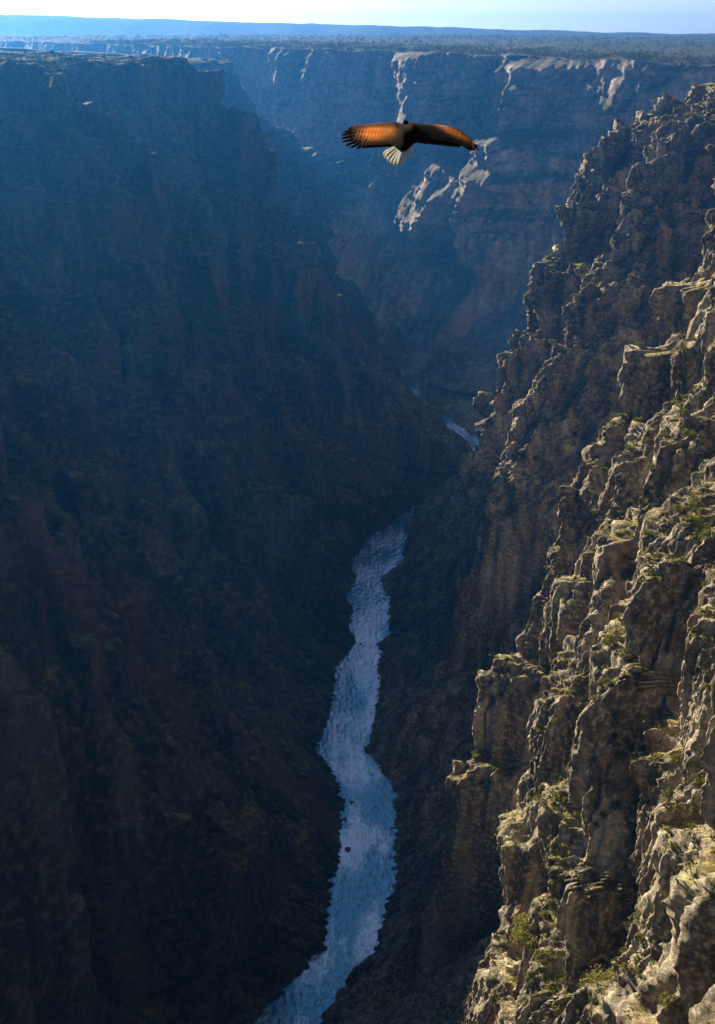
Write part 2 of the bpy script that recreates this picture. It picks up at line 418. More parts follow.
Wf -= 24 * ridge(Af + .6 * Zf, Zf, 330, 600, 4) * ft * (1 - .7 * cl)        # talus spurs
gouge = np.zeros_like(Wf)
for pts, h in F_RIBS:
    q = sorted([hit_far(*p) for p in pts], key=lambda c: c[1])
    qz = np.array([c[1] for c in q]); qa = np.array([c[0] for c in q])
    ca = np.interp(Zf, qz, qa) + 7 * nz(Af, Zf, 40, 40, 5) + 3 * nz(Af, Zf, 14, 14, 6)
    m = sstep(qz[0] - 40, qz[0] + 10, Zf) * (1 - sstep(qz[-1] + 2, qz[-1] + 26, Zf) * .95)
    da = Af - ca
    h = h * 1.8; w1 = h * .78; w2 = h * 2.6
    b = np.where(da > 0, np.maximum(0, 1 - da / w1), np.maximum(0, 1 + da / w2) ** 1.5)
    Wf -= h * b * m
    # the alcove beside each crest that lets the low sun reach it
    if h >= 20 * 1.8:
        gouge = np.maximum(gouge, (46 if h > 50 else 36) * m * np.where(da > 0, np.clip(1 - da / 230, 0, 1), np.clip(1 + da / 14, 0, 1)))
Wf += gouge
for pts, h in SP_RIBS:
    q = [P3(*p) for p in pts]
    q = sorted([(c[2], (np.array(c[:2]) - O) @ Aa, (np.array(c[:2]) - O) @ Ww) for c in q])
    qz = [c[0] for c in q]
    ca = np.interp(Zf, qz, [c[1] for c in q]); cw = np.interp(Zf, qz, [c[2] for c in q])
    c = cw + np.where(Af > ca, .22, 1.1) * (np.sqrt((Af - ca) ** 2 + 400) - 20) + (np.clip(Zf - qz[-1], 0, 999)) * 3
    Wf = np.minimum(Wf, c)
Wf -= 7 * nz(Af, Zf, 55, 120, 7) * ft + 3.0 * nz(Af, Zf, 20, 70, 8) * ft + 1.6 * nz(Af, Zf, 8.5, 14, 9) + 2.0 * block(Af, Zf, 11, 34, 5)
st = ((Zf + 6 * nz(Af, Zf, 300, 200, 11)) / 38.) % 1.0
Wf -= 6 * (1 - sstep(0, .8, st) + sstep(.8, 1, st) - .5) * cl
XY = O[None, None, :] + Af[..., None] * Aa + Wf[..., None] * Ww
PF = np.concatenate([XY, Zf[..., None]], -1)
pf_d = [4, 9, 16, 25, 36, 50, 70, 95, 125, 160, 200, 260, 330, 420, 540, 700, 900, 1200, 1600, 2200, 3000, 4200, 6000]
Q = np.empty((len(pf_d), len(as_), 3))
for i, dd in enumerate(pf_d):
    w = Wf[-1] + dd
    Q[i, :, :2] = O + as_[:, None] * Aa + w[:, None] * Ww
    Q[i, :, 2] = zrF + 5 * nz(as_, as_ * 0 + dd, 130, 130, 2) * sstep(0, 40, np.array(dd)) + min(dd, 200) * .02
PF = np.concatenate([PF, Q], 0)
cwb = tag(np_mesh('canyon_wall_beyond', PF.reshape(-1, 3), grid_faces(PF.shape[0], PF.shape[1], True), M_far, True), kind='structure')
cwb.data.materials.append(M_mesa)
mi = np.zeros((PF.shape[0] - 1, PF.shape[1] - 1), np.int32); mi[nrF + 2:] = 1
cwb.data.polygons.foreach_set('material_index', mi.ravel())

# distant tableland and the mesa on the skyline
gx = np.linspace(-9000, 9000, 500); gy = np.concatenate([np.linspace(4700, 7000, 30), np.linspace(7050, 8800, 120), np.linspace(8900, 11500, 30)])
GX, GY = np.meshgrid(gx, gy)
top = np.interp(GX, [-9000, -2700, -1200, 300, 1400, 2700, 9000], [95, 90, 42, 5, -25, -56, -95])
edge = 7350 + 240 * nz(GX, GY * 0, 2600, 2600, 1) + 70 * nz(GX, GY * 0, 500, 500, 2)
GZm = -88 + (top + 88 + 7 * nz(GX, GY, 700, 700, 3) + 3 * nz(GX, GY, 160, 160, 4)) * (.75 * sstep(0, 700, GY - edge) + .25 * sstep(-900, 200, GY - edge))
GZm += 5 * nz(GX, GY, 900, 900, 5)
tag(np_mesh('hills', np.stack([GX, GY, GZm], -1).reshape(-1, 3), grid_faces(*GX.shape), M_mesa, True), kind='structure')

# ground: one sheet under everything, out past the horizon
gxs = np.array([-9300, 9300.]); gys = np.array([-650, 13500.])
g = np.array([[x, y, -612.] for y in gys for x in gxs])
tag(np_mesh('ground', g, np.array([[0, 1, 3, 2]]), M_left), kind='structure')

# ------------------------------------------------------------------ river
m, nt, b = new_mat('river_water')
geo = N(nt, 'ShaderNodeNewGeometry'); pos = geo.outputs['Position']
mp = N(nt, 'ShaderNodeMapping'); mp.inputs['Scale'].default_value = (1.35, .5, 1); nt.links.new(pos, mp.inputs[0])
w1 = noise(nt, mp.outputs[0], .24, 7, .65); w2 = noise(nt, mp.outputs[0], .85, 5, .65); w3 = noise(nt, pos, .012, 3, .5)
at = N(nt, 'ShaderNodeAttribute', attribute_name='foam_glare')
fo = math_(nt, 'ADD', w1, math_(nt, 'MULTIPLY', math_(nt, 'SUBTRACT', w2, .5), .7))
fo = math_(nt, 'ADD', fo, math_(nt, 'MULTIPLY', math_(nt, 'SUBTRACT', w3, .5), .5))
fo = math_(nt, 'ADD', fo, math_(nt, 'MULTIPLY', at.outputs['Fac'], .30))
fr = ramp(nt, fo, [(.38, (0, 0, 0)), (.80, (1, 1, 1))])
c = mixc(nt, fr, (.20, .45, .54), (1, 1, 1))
b.inputs['Metallic'].default_value = .88
nt.links.new(c, b.inputs['Base Color'])
nt.links.new(math_(nt, 'ADD', math_(nt, 'MULTIPLY', fr, .2), .15), b.inputs['Roughness'])
b.inputs['IOR'].default_value = 1.33
b.inputs['Specular IOR Level'].default_value = 1.0
bp = N(nt, 'ShaderNodeBump'); bp.inputs['Strength'].default_value = .9; bp.inputs['Distance'].default_value = .9
nt.links.new(math_(nt, 'ADD', w1, math_(nt, 'MULTIPLY', w2, .35)), bp.inputs['Height']); nt.links.new(bp.outputs[0], b.inputs['Normal'])
M_river = m
ry = spaced(200, 2700, .0018, .5); nrv = 90
uu = np.linspace(-.35, 1.35, nrv)[:, None]
RX = fxl(ry)[None, :] * (1 - uu) + fxr(ry)[None, :] * uu
RY = np.repeat(ry[None, :], nrv, 0)
RZ = -600 + .4 * nz(RX, RY, 6, 11, 1) + .3 * nz(RX, RY, 3, 4, 2) + .25 * nz(RX, RY, 26, 40, 3)
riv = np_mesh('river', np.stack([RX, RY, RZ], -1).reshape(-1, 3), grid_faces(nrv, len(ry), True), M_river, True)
at = riv.data.attributes.new('foam_glare', 'FLOAT', 'POINT')
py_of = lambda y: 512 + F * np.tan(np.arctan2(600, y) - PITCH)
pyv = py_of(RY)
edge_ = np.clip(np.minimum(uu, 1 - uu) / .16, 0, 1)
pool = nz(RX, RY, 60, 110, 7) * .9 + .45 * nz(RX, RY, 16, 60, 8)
foam_glare = pool - .55 * (1 - edge_) + .55 * np.clip(ridge(RX, RY, 22, 120, 9), 0, 1) * edge_ - .15 + np.exp(-((pyv - 660) / 26.) ** 2) * .85 + .35 * np.exp(-((pyv - 560) / 22.) ** 2) - .3 * np.exp(-((pyv - 880) / 60.) ** 2) + .5 * np.exp(-((pyv - 424) / 14.) ** 2)  # rapids and pools, plus the middle reach whitened to stand in for glare
at.data.foreach_set('value', foam_glare.astype(np.float32).ravel())
tag(riv, kind='structure')
print('ground', round(time.time() - T0, 1))

# ------------------------------------------------------------------ boulders on the banks
def boulder_mesh(seed):
    import bmesh
    r = np.random.default_rng(seed); bm = bmesh.new(); bmesh.ops.create_icosphere(bm, subdivisions=3, radius=1)
    pl = [(v / np.linalg.norm(v), .62 + .3 * r.random()) for v in r.standard_normal((11, 3))]
    for v in bm.verts:
        c = np.array(v.co)
        for n_, dd in pl:
            e = c @ n_ - dd
            if e > 0: c = c - n_ * e * .92
        v.co = c * np.array([1.25, 1.0, .75])
    m_ = bpy.data.meshes.new('boulder'); bm.to_mesh(m_); bm.free(); m_.materials.append(M_left); return m_
bms = [boulder_mesh(i) for i in range(4)]
rb = np.random.default_rng(44)
for k in range(170):
    y_ = rb.uniform(520, 1420); left = rb.random() < .5
    x_ = (fxl(y_) + rb.normal(-1, 3.0)) if left else (fxr(y_) + rb.normal(1, 3.0))
    o = link(bpy.data.objects.new('boulder', bms[k % 4])); o.location = (x_, y_, -599.8)
    sz = 1.0 + 2.6 * rb.random() ** 2; o.scale = (sz, sz * rb.uniform(.8, 1.2), sz * rb.uniform(.7, 1.1)); o.rotation_euler = (0, 0, rb.uniform(0, 6.3))
    tag(o, 'dark boulder at the water edge on the %s bank of the river' % ('left' if left else 'right'), 'boulder', 'boulders on the %s bank' % ('left' if left else 'right'))
# ------------------------------------------------------------------ plants
def leaf_mat(name, a, b_, tr=.3):
    m, nt, b = new_mat(name)
    oi = N(nt, 'ShaderNodeNewGeometry')
    n = noise(nt, oi.outputs['Position'], .9, 3, .6)
    c = mixc(nt, ramp(nt, n, [(.35, (0, 0, 0)), (.65, (1, 1, 1))]), a, b_)
    nt.links.new(c, b.inputs['Base Color']); b.inputs['Roughness'].default_value = .8
    b.inputs['Specular IOR Level'].default_value = .2
    t = N(nt, 'ShaderNodeBsdfTranslucent'); nt.links.new(c, t.inputs[0])
    mx = N(nt, 'ShaderNodeMixShader'); mx.inputs[0].default_value = tr
    nt.links.new(b.outputs[0], mx.inputs[1]); nt.links.new(t.outputs[0], mx.inputs[2])
    nt.links.new(mx.outputs[0], nt.nodes['Material Output'].inputs[0])
    return m
M_leaf = leaf_mat('shrub_leaves', (.11, .12, .02), (.24, .22, .04))
M_leafd = leaf_mat('juniper_leaves', (.022, .036, .014), (.06, .068, .024))
M_grass = leaf_mat('dry_grass', (.15, .15, .03), (.34, .30, .07))
mb, nt, b = new_mat('bark'); b.inputs['Base Color'].default_value = (.11, .08, .055, 1); b.inputs['Roughness'].default_value = .9
M_bark = mb

def leaf_cloud(centers, radii, n_each, size, r):
    """small triangles through the volume of each clump"""
    n = len(centers) * n_each
    c = np.repeat(centers, n_each, 0); rad = np.repeat(radii, n_each, 0)
    d = r.standard_normal((n, 3)); d /= np.linalg.norm(d, axis=1, keepdims=True)
    p = c + d * (rad * (r.random((n, 1)) ** .45))
    e1 = r.standard_normal((n, 3)); e1 /= np.linalg.norm(e1, axis=1, keepdims=True)
    e2 = np.cross(e1, r.standard_normal((n, 3))); e2 /= np.linalg.norm(e2, axis=1, keepdims=True)
    s = size * (.6 + .8 * r.random((n, 1)))
    V = np.stack([p - e1 * s, p + e1 * s, p + e2 * s * 1.6], 1).reshape(-1, 3)
    return V, np.arange(3 * n).reshape(-1, 3)
def stem_mesh(h, r0, nb, r):
    V = []; Fc = []
    def tube(p0, p1, ra, rb, k=6):
        p0 = np.array(p0); p1 = np.array(p1); d = p1 - p0; d /= np.linalg.norm(d)
        s = np.cross(d, [.3, .9, .1]); s /= np.linalg.norm(s); q = np.cross(d, s)
        base = len(V)
        for p, rr in ((p0, ra), (p1, rb)):
            for i in range(k):
                a = 2 * math.pi * i / k; V.append(p + (s * math.cos(a) + q * math.sin(a)) * rr)
        for i in range(k):
            j = (i + 1) % k; Fc.append((base + i, base + j, base + k + j, base + k + i))
    tube((0, 0, -.6), (0, 0, h * .5), r0, r0 * .6); tube((0, 0, h * .5), (h * .06, 0, h * .9), r0 * .6, r0 * .2)
    for i in range(nb):
        a = r.random() * 6.28; z = h * (.1 + .5 * r.random()); l = h * (.35 + .25 * r.random())
        tube((0, 0, z), (l * math.cos(a), l * math.sin(a), z + l * .7), r0 * .45, r0 * .12)
    return np.array(V), np.array(Fc)
def make_plant(name, kind, h, wid, mat, seed, ncl, nl, leaf):
    r = np.random.default_rng(seed)
    e = bpy.data.objects.new(name, None); link(e); e.empty_display_size = .5
    c = np.empty((ncl, 3)); a = r.random(ncl) * 6.28; q = np.sqrt(r.random(ncl)) * wid
    lo = .25 if kind == 'shrub' else .3
    c[:, 2] = h * (lo + (1 - lo) * r.random(ncl) * (1 - .55 * q / wid))
    c[:, 0] = q * np.cos(a); c[:, 1] = q * np.sin(a)
    rad = wid * (.22 + .2 * r.random((ncl, 1)))
    V, Fc = leaf_cloud(c, rad, nl, leaf, r)
    o = np_mesh('foliage' if kind == 'shrub' else 'crown', V, Fc, mat, False); o.parent = e
    V, Fc = stem_mesh(h, h * .035, 7, r)
    s = np_mesh('stem' if kind == 'shrub' else 'trunk', V, Fc, M_bark, False); s.parent = e
    return e
def place_copy(src, loc, s, rz, label, cat, group, first):
    if first: o = src; kids = []
    else:
        o = src.copy(); COL.objects.link(o)
        for ch in list(src.children):
            k = ch.copy(); COL.objects.link(k); k.parent = o
    o.location = loc; o.scale = (s, s, s * random.uniform(.8, 1.15)); o.rotation_euler = (0, 0, rz)
    tag(o, label, cat, group)
    return o
def proj(p):
    d = p[..., 1] * CP - p[..., 2] * SP
    return 357.5 + F * p[..., 0] / d, 512 - F * (p[..., 1] * SP + p[..., 2] * CP) / d, d
def ray_world():
    dg = bpy.context.evaluated_depsgraph_get(); return dg
bpy.context.view_layer.update()

nR = normals(PR)
if nR[..., 2].mean() < 0: nR = -nR
pxR, pyR, dR = proj(PR)
# visibility by a coarse z-buffer made of the wall vertices themselves
def visible(P, px, py, d, tol=6.0):
    zb = np.full((1024 // 2 + 2, 716 // 2 + 2), 1e9)
    ok = (px > 0) & (px < 714) & (py > 0) & (py < 1023) & (d > 1)
    i = (py[ok] / 2).astype(int); j = (px[ok] / 2).astype(int)
    np.minimum.at(zb, (i, j), d[ok])
    vis = np.zeros(px.shape, bool)
    vis[ok] = d[ok] < zb[i, j] + tol
    return vis
visR = visible(PR, pxR, pyR, dR)
def pick(box, nmin, count, sep, P=PR, n=nR, px=pxR, py=pyR, vis=visR, taken=None):
    m = vis & (n[..., 2] > nmin) & (px > box[0]) & (px < box[2]) & (py > box[1]) & (py < box[3])
    c = P[m]
    if len(c) == 0: return []
    o = rng.permutation(len(c))[:6000]; res = []
    for k in o:
        p = c[k]
        if all((p[0]-q[0])**2 + (p[1]-q[1])**2 + (p[2]-q[2])**2 > sep * sep for q in (res + (taken or []))):
            res.append(p)
            if len(res) >= count: break
    return res
shr = [make_plant('shrub', 'shrub', 2.6, 1.9, M_leaf, 20 + i, 16, 46, .16) for i in range(3)]
areas = [((630, 80, 715, 130), .6, 34, 5, 'olive shrub on the top of the far right buttress', 'shrubs on the far buttress top'),
         ((540, 240, 680, 300), .5, 24, 5, 'olive shrub on the long ledge halfway up the far right buttress', 'shrubs on the far buttress ledge'),
         ((470, 440, 540, 540), .45, 22, 5, 'olive shrub on the low sunlit spur of the far right buttress', 'shrubs on the low spur'),
         ((600, 330, 715, 480), .5, 36, 3.5, 'olive shrub on the upper ledges of the near right cliff', 'shrubs on the near cliff upper ledges'),
         ((620, 480, 715, 600), .5, 40, 2.6, 'yellow green shrub on the sunlit shelves of the near right cliff', 'shrubs on the near cliff shelves'),
         ((470, 650, 560, 840), .45, 34, 3.0, 'yellow green shrub on the tongue of rock lowest above the river', 'shrubs on the tongue of rock'),
         ((560, 600, 715, 860), .5, 40, 2.6, 'olive shrub among the ribs in the middle of the near right cliff', 'shrubs among the cliff ribs'),
         ((515, 900, 715, 1024), .45, 30, 2.4, 'yellow green shrub near the shaded foot of the near right cliff', 'shrubs low on the near cliff')]
taken = []; used = [False] * 3; nsh = 0
for box, nm, cnt, sep, lab, grp in areas:
    for p in pick(box, nm, cnt, sep, taken=taken):
        taken.append(p)
        k = random.randrange(3)
        far = math.sqrt(p[0]**2 + p[1]**2)
        place_copy(shr[k], p, random.uniform(.5, 1.25) * (1.0 + far / 1500), random.uniform(0, 6.28), lab, 'shrub', grp, not used[k])
        used[k] = True; nsh += 1
# two big yellow-green bushes hanging at the bottom right
for (bx, lab, sd, w) in [((518, 915, 575, 965), 'large yellow green bush on the outer corner of the lowest sunlit rock', 41, 7.5), ((575, 975, 640, 1020), 'large yellow green bush at the bottom edge, right of its twin', 42, 8.0)]:
    c = pick(bx, .25, 1, .1) or pick(bx, .0, 1, .1)
    if c:
        e = make_plant('bush', 'shrub', w * .75, w, M_grass, sd, 60, 90, .34)
        e.location = c[0]; tag(e, lab, 'bush')
print('shrubs', nsh, round(time.time() - T0, 1))

# tufts of dry grass and moss on the ledges: nobody could count them
def tufts(name, P, n, vis, px, py, box, nmin, count, size, mat, r, dens=1, zoff=0.1):
    m = vis & (n[..., 2] > nmin) & (px > box[0]) & (px < box[2]) & (py > box[1]) & (py < box[3])
    c = P[m]
    if len(c) == 0: return
    k = r.integers(0, len(c), count); c = c[k] + r.standard_normal((count, 3)) * np.array([.8, .8, .1])
    V, Fc = leaf_cloud(c + [0, 0, zoff], np.full((count, 1), size * 1.4), 7, size * .55, r)
    tag(np_mesh(name, V, Fc, mat, False), 'dry yellow green grass and moss on the sunlit ledges', 'grass', kind='stuff')
tufts('grass', PR, nR, visR | (nR[..., 2] > .8), pxR, pyR, (440, 70, 760, 1060), .62, 16000, .55, M_grass, np.random.default_rng(5))

nL = normals(PL)
if nL[..., 2].mean() < 0: nL = -nL
def scrub(name, P, n, thr, cnt, r, ylo, yhi, label):
    px, py, d = proj(P)
    m = (n[..., 2] > thr) & (px > -60) & (px < 775) & (py > 60) & (py < 1090) & (P[..., 1] > ylo) & (P[..., 1] < yhi) & (P[..., 2] < -120) & (P[..., 2] > -590) & (d > 1)
    c = P[m]; c = c[r.integers(0, len(c), cnt)] + r.standard_normal((cnt, 3)) * [1.5, 1.5, 0]
    hs = r.uniform(1.2, 3.6, cnt)[:, None]
    V, Fc = leaf_cloud(c + [0, 0, .6], hs * .6, 12, 1.0, r)
    h3 = np.repeat(hs, 12, 0); V = V.reshape(-1, 3, 3); cen = V.mean(1, keepdims=True); V = cen + (V - cen) * (h3[:, :, None] * .16)
    tag(np_mesh(name, V.reshape(-1, 3), Fc, M_leafd, False), label, 'scrub', kind='stuff')
scrub('scrub', PL, nL, .55, 9000, np.random.default_rng(31), 300, 2500, 'dark scrub scattered over the shaded left slopes')
scrub('scrub', PR, nR, .6, 6000, np.random.default_rng(32), 200, 1500, 'dark scrub scattered over the slopes of the right wall')

# woodland on the plateaus: merged small crowns
def wood(name, pts, hs, mat, r, label, nl=34, rel=.42):
    n = len(pts); hs = np.asarray(hs)[:, None]
    cs = []; rs = []
    for k in range(3):
        o = r.standard_normal((n, 3)) * np.array([.28, .28, .12]) * hs; o[:, 2] += hs[:, 0] * (.35 + .2 * k)
        cs.append(pts + o); rs.append(hs * rel * (1 - .22 * k))
    V, Fc = leaf_cloud(np.concatenate(cs), np.concatenate(rs), nl, 1.0, r)
    # leaf size follows tree size
    h3 = np.repeat(np.concatenate([hs, hs, hs]), nl, 0)
    V = V.reshape(-1, 3, 3); cen = V.mean(1, keepdims=True); V = cen + (V - cen) * (h3[:, :, None] * .085)
    tag(np_mesh(name, V.reshape(-1, 3), Fc, mat, False), label, 'woodland', kind='stuff')
r = np.random.default_rng(9)
# far plateau
n = 5200
a = r.uniform(-500, 1700, n); dd = r.exponential(150, n) + 2
keep = nz(a, dd, 120, 60, 1) > -.45; a, dd = a[keep], dd[keep]
col = np.clip(((a - as_[0]) / 3.2).astype(int), 0, len(as_) - 1)
w = Wf[-1][col] + dd
pts = np.stack([O[0] + a * Aa[0] + w * Ww[0], O[1] + a * Aa[1] + w * Ww[1], zrF[col] + np.minimum(dd, 200) * .02 - .5], -1)
wood('woodland', pts, r.uniform(5, 10, len(pts)), M_leafd, r, 'dark juniper woodland along the rim across the canyon', 16)
n = 1500
a = r.uniform(-600, 2600, n); dd = 500 + r.random(n) * 2600
w = 560 + dd; col = np.clip(((a - as_[0]) / 3.2).astype(int), 0, len(as_) - 1)
pts = np.stack([O[0] + a * Aa[0] + w * Ww[0], O[1] + a * Aa[1] + w * Ww[1], zrF[col] + 4], -1)
wood('woodland', pts, r.uniform(8, 15, n), M_leafd, r, 'scattered woodland on the tableland beyond the far rim', 10)
# left plateau: nearest trees are things, the rest one mass
cl_ = PL[481:502].reshape(-1, 3)
px, py, d = proj(cl_)
cand = cl_[(px > -20) & (px < 240) & (cl_[:, 1] > 1050) & (cl_[:, 1] < 1640)]
k = r.integers(0, len(cand), 600); wood('woodland', cand[k] + r.standard_normal((600, 3)) * [4, 4, 0], r.uniform(2.2, 5, 600), M_leafd, r, 'low juniper and scrub covering the left plateau', 22)
jun = [make_plant('juniper_tree', 'tree', 6.5, 2.7, M_leafd, 60 + i, 18, 50, .3) for i in range(2)]
uj = [False, False]; got = []
for k in r.permutation(len(cand)):
    p = cand[k]
    if all((p[0]-q[0])**2 + (p[1]-q[1])**2 > 15**2 for q in got):
        got.append(p); i = len(got) % 2
        place_copy(jun[i], p, random.uniform(.7, 1.2), random.uniform(0, 6), 'dark green juniper on the flat top of the left plateau', 'tree', 'junipers on the left plateau', not uj[i]); uj[i] = True
        if len(got) >= 60: break
print('plants', round(time.time() - T0, 1))

# ------------------------------------------------------------------ the eagle
def feather_mat(name, base, spot=None, tr=0.0, rough=.95):
    m, nt, b = new_mat(name)
    tc = N(nt, 'ShaderNodeTexCoord'); o = tc.outputs['Object']
    n = noise(nt, o, 22, 5, .6)
    c = mixc(nt, n, tuple(v * .45 for v in base), base)
    if spot:
        at = N(nt, 'ShaderNodeAttribute', attribute_name='gold')
        f = math_(nt, 'MULTIPLY', at.outputs['Fac'], math_(nt, 'ADD', .55, n), clamp=True)
        c = mixc(nt, f, c, spot)
    nt.links.new(c, b.inputs['Base Color']); b.inputs['Roughness'].default_value = rough; b.inputs['Specular IOR Level'].default_value = .05
    if tr:
        t = N(nt, 'ShaderNodeBsdfTranslucent'); nt.links.new(c, t.inputs[0])
        mx = N(nt, 'ShaderNodeMixShader'); mx.inputs[0].default_value = tr
        nt.links.new(b.outputs[0], mx.inputs[1]); nt.links.new(t.outputs[0], mx.inputs[2])
        nt.links.new(mx.outputs[0], nt.nodes['Material Output'].inputs[0])
    return m
M_plum = feather_mat('brown_plumage', (.022, .007, .003), (1, .36, .05), .4)
M_quill = feather_mat('flight_feathers', (.10, .035, .012), (1, .45, .12), .6)
M_tail = feather_mat('white_tail', (1, .95, .76), None, .45)
M_beak = feather_mat('beak_horn', (.6, .42, .08), None, 0, .4)
# bird frame: image-plane coordinates (pixels) at TB metres, so 1 px = TB/F metres; third axis = towards the camera
TB = 17.0; U = TB / F
bird_c = P3(404, 136, TB)
eagle = bpy.data.objects.new('eagle', None); link(eagle); eagle.location = bird_c
eagle.rotation_euler = (math.pi / 2 - PITCH, 0, 0)      # local x right, y up in view, z to viewer
eagle.empty_display_size = .3
tag(eagle, 'brown eagle gliding with spread wings and white tail above the canyon', 'eagle')
def bl(px, py, h=0.0):     # pixel -> local
    z = h - (136 - py) * U * TILT; t = TB - z
    return ((px - 357.5) / F * t - 46.5 * U, (512 - py) / F * t - 376 * U, z)
TILT = 1.6
# body: one skin from head through trunk, both wings to the wing tips
me = bpy.data.meshes.new('body')
NS = 61
prof = [  # px, top y, bottom y, thickness(m), height towards viewer
 (350,126.5,141.5,.012,-.16), (358,125,144,.018,-.12), (368,124,146,.026,-.07), (380,123.0,146,.034,-.03), (390,122.4,145,.05,0), (397,121.5,148,.10,.02),
 (404,121.2,149,.15,.03), (411,122,146,.11,.02), (418,123.2,141,.05,0), (430,124.3,141.5,.04,-.03), (442,125.3,142.5,.034,-.04), (452,127,143.5,.028,-.05), (461,130.5,146,.02,-.06), (469,136,148.5,.014,-.07), (474,141,149,.008,-.08)]
pr = np.array(prof)
xs = np.linspace(350, 474, NS)
rows = []
for x in xs:
    t_, b_, th, hh = [np.interp(x, pr[:, 0], pr[:, i]) for i in range(1, 5)]
    ring = []
    for k in range(16):
        a = 2 * math.pi * k / 16
        c_ = (1 - math.cos(a)) / 2                   # 0 at leading edge, 1 at trailing edge
        y = t_ + (b_ - t_) * c_
        z = math.sin(a) * th * (1.3 - .8 * c_)
        ring.append(bl(x, y, hh + z))
    rows.append(ring)
V = np.array(rows).reshape(-1, 3)
Fc = [(i * 16 + k, i * 16 + (k + 1) % 16, (i + 1) * 16 + (k + 1) % 16, (i + 1) * 16 + k) for i in range(NS - 1) for k in range(16)]
Fc += [tuple(range(16)), tuple((NS - 1) * 16 + k for k in range(15, -1, -1))]
me.from_pydata([tuple(v) for v in V], [], Fc); me.polygons.foreach_set('use_smooth', [True] * len(Fc))
# the trunk and head are pulled out of the same skin
for v in me.vertices:
    px_ = (v.co.x + 46.5 * U) * F / (TB - v.co.z) + 357.5; py_ = 512 - (v.co.y + 376 * U) * F / (TB - v.co.z)
    if abs(px_ - 404) < 8:
        f = (1 - (abs(px_ - 404) / 8) ** 2)
        v.co.z -= .10 * f * max(0, min(1, (129 - py_) / 6))
        g_ = max(0, min(1, (py_ - 141) / 6)); v.co.y -= .05 * f * g_; v.co.z += .05 * f * g_
def gold(px, py):
    g = math.exp(-(((px - 375) / 13) ** 2 + ((py - 133) / 5.5) ** 2)) * 1.6
    g += .7 * math.exp(-(((px - 388) / 7) ** 2 + ((py - 130) / 3.5) ** 2))
    g += 1.8 * math.exp(-(((px - 454) / 13) ** 2 + ((py - 133.5 - (px - 456) * .45) / 2.6) ** 2))
    return g
def add_gold(me):
    at = me.attributes.new('gold', 'FLOAT', 'POINT')
    at.data.foreach_set('value', [gold((v.co.x + 46.5 * U) * F / (TB - v.co.z) + 357.5, 512 - (v.co.y + 376 * U) * F / (TB - v.co.z)) for v in me.vertices])
me.materials.append(M_plum); add_gold(me)
body = link(bpy.data.objects.new('body', me)); body.parent = eagle
def feather(name, root, tip, w, mat, parent, h0=0, h1=0, gold_on=True, sub=8, th=.006):
    r0 = np.array(bl(*root, h0)); r1 = np.array(bl(*tip, h1)); d = r1 - r0; L = np.linalg.norm(d); d /= L
    s = np.cross(d, [0, 0, 1.]); s /= np.linalg.norm(s)
    V = []; Fc = []
    for i in range(sub + 1):
        f = i / sub; p = r0 + d * L * f; p[2] -= .02 * f * f
        ww = w * (.55 + .45 * math.sin(min(1, f * 1.6) * math.pi / 2)) * (1 if f < .7 else math.sqrt(max(0.02, 1 - ((f - .7) / .3) ** 2)))
        for q, dz in ((-1, -.002), (0, th), (1, -.002)): V.append(tuple(p + s * ww * q + np.array([0, 0, dz])))
        for q, dz in ((1, -.006), (0, 0), (-1, -.006)): V.append(tuple(p + s * ww * q + np.array([0, 0, dz])))
    for i in range(sub):
        for k in range(6):
            a = i * 6 + k; b = i * 6 + (k + 1) % 6; Fc.append((a, b, b + 6, a + 6))
    Fc += [(0, 5, 4, 3, 2, 1), tuple(sub * 6 + k for k in range(6))]
    m_ = bpy.data.meshes.new(name); m_.from_pydata(V, [], Fc); m_.materials.append(mat); m_.polygons.foreach_set('use_smooth', [True] * len(Fc))
    if gold_on: add_gold(m_)
    o = link(bpy.data.objects.new(name, m_)); o.parent = parent; return o
PXM = U
for row, (f0, f1) in enumerate([(.60, .90), (.38, .70), (.16, .46)]):
    for k in range(13):
        x = 357 + k * 3.4 + row * 1.3
        t_, b_, hh = [np.interp(x, pr[:, 0], pr[:, i]) for i in (1, 2, 4)]
        feather('covert_feather', (x + 1.5, t_ + (b_ - t_) * f0), (x - 1.0, t_ + (b_ - t_) * f1), 3.0 * PXM, M_plum, body, hh + .012 + .004 * row, hh + .016 + .004 * row, sub=5, th=.0005)
    for k in range(11):
        x = 414 + k * 4.3 + row * 1.3
        t_, b_, hh = [np.interp(x, pr[:, 0], pr[:, i]) for i in (1, 2, 4)]
        feather('covert_feather', (x - 1, t_ + (b_ - t_) * f0), (x + 1.4, t_ + (b_ - t_) * f1), 3.4 * PXM, M_plum, body, hh + .012 + .004 * row, hh + .016 + .004 * row, sub=5, th=.0005)
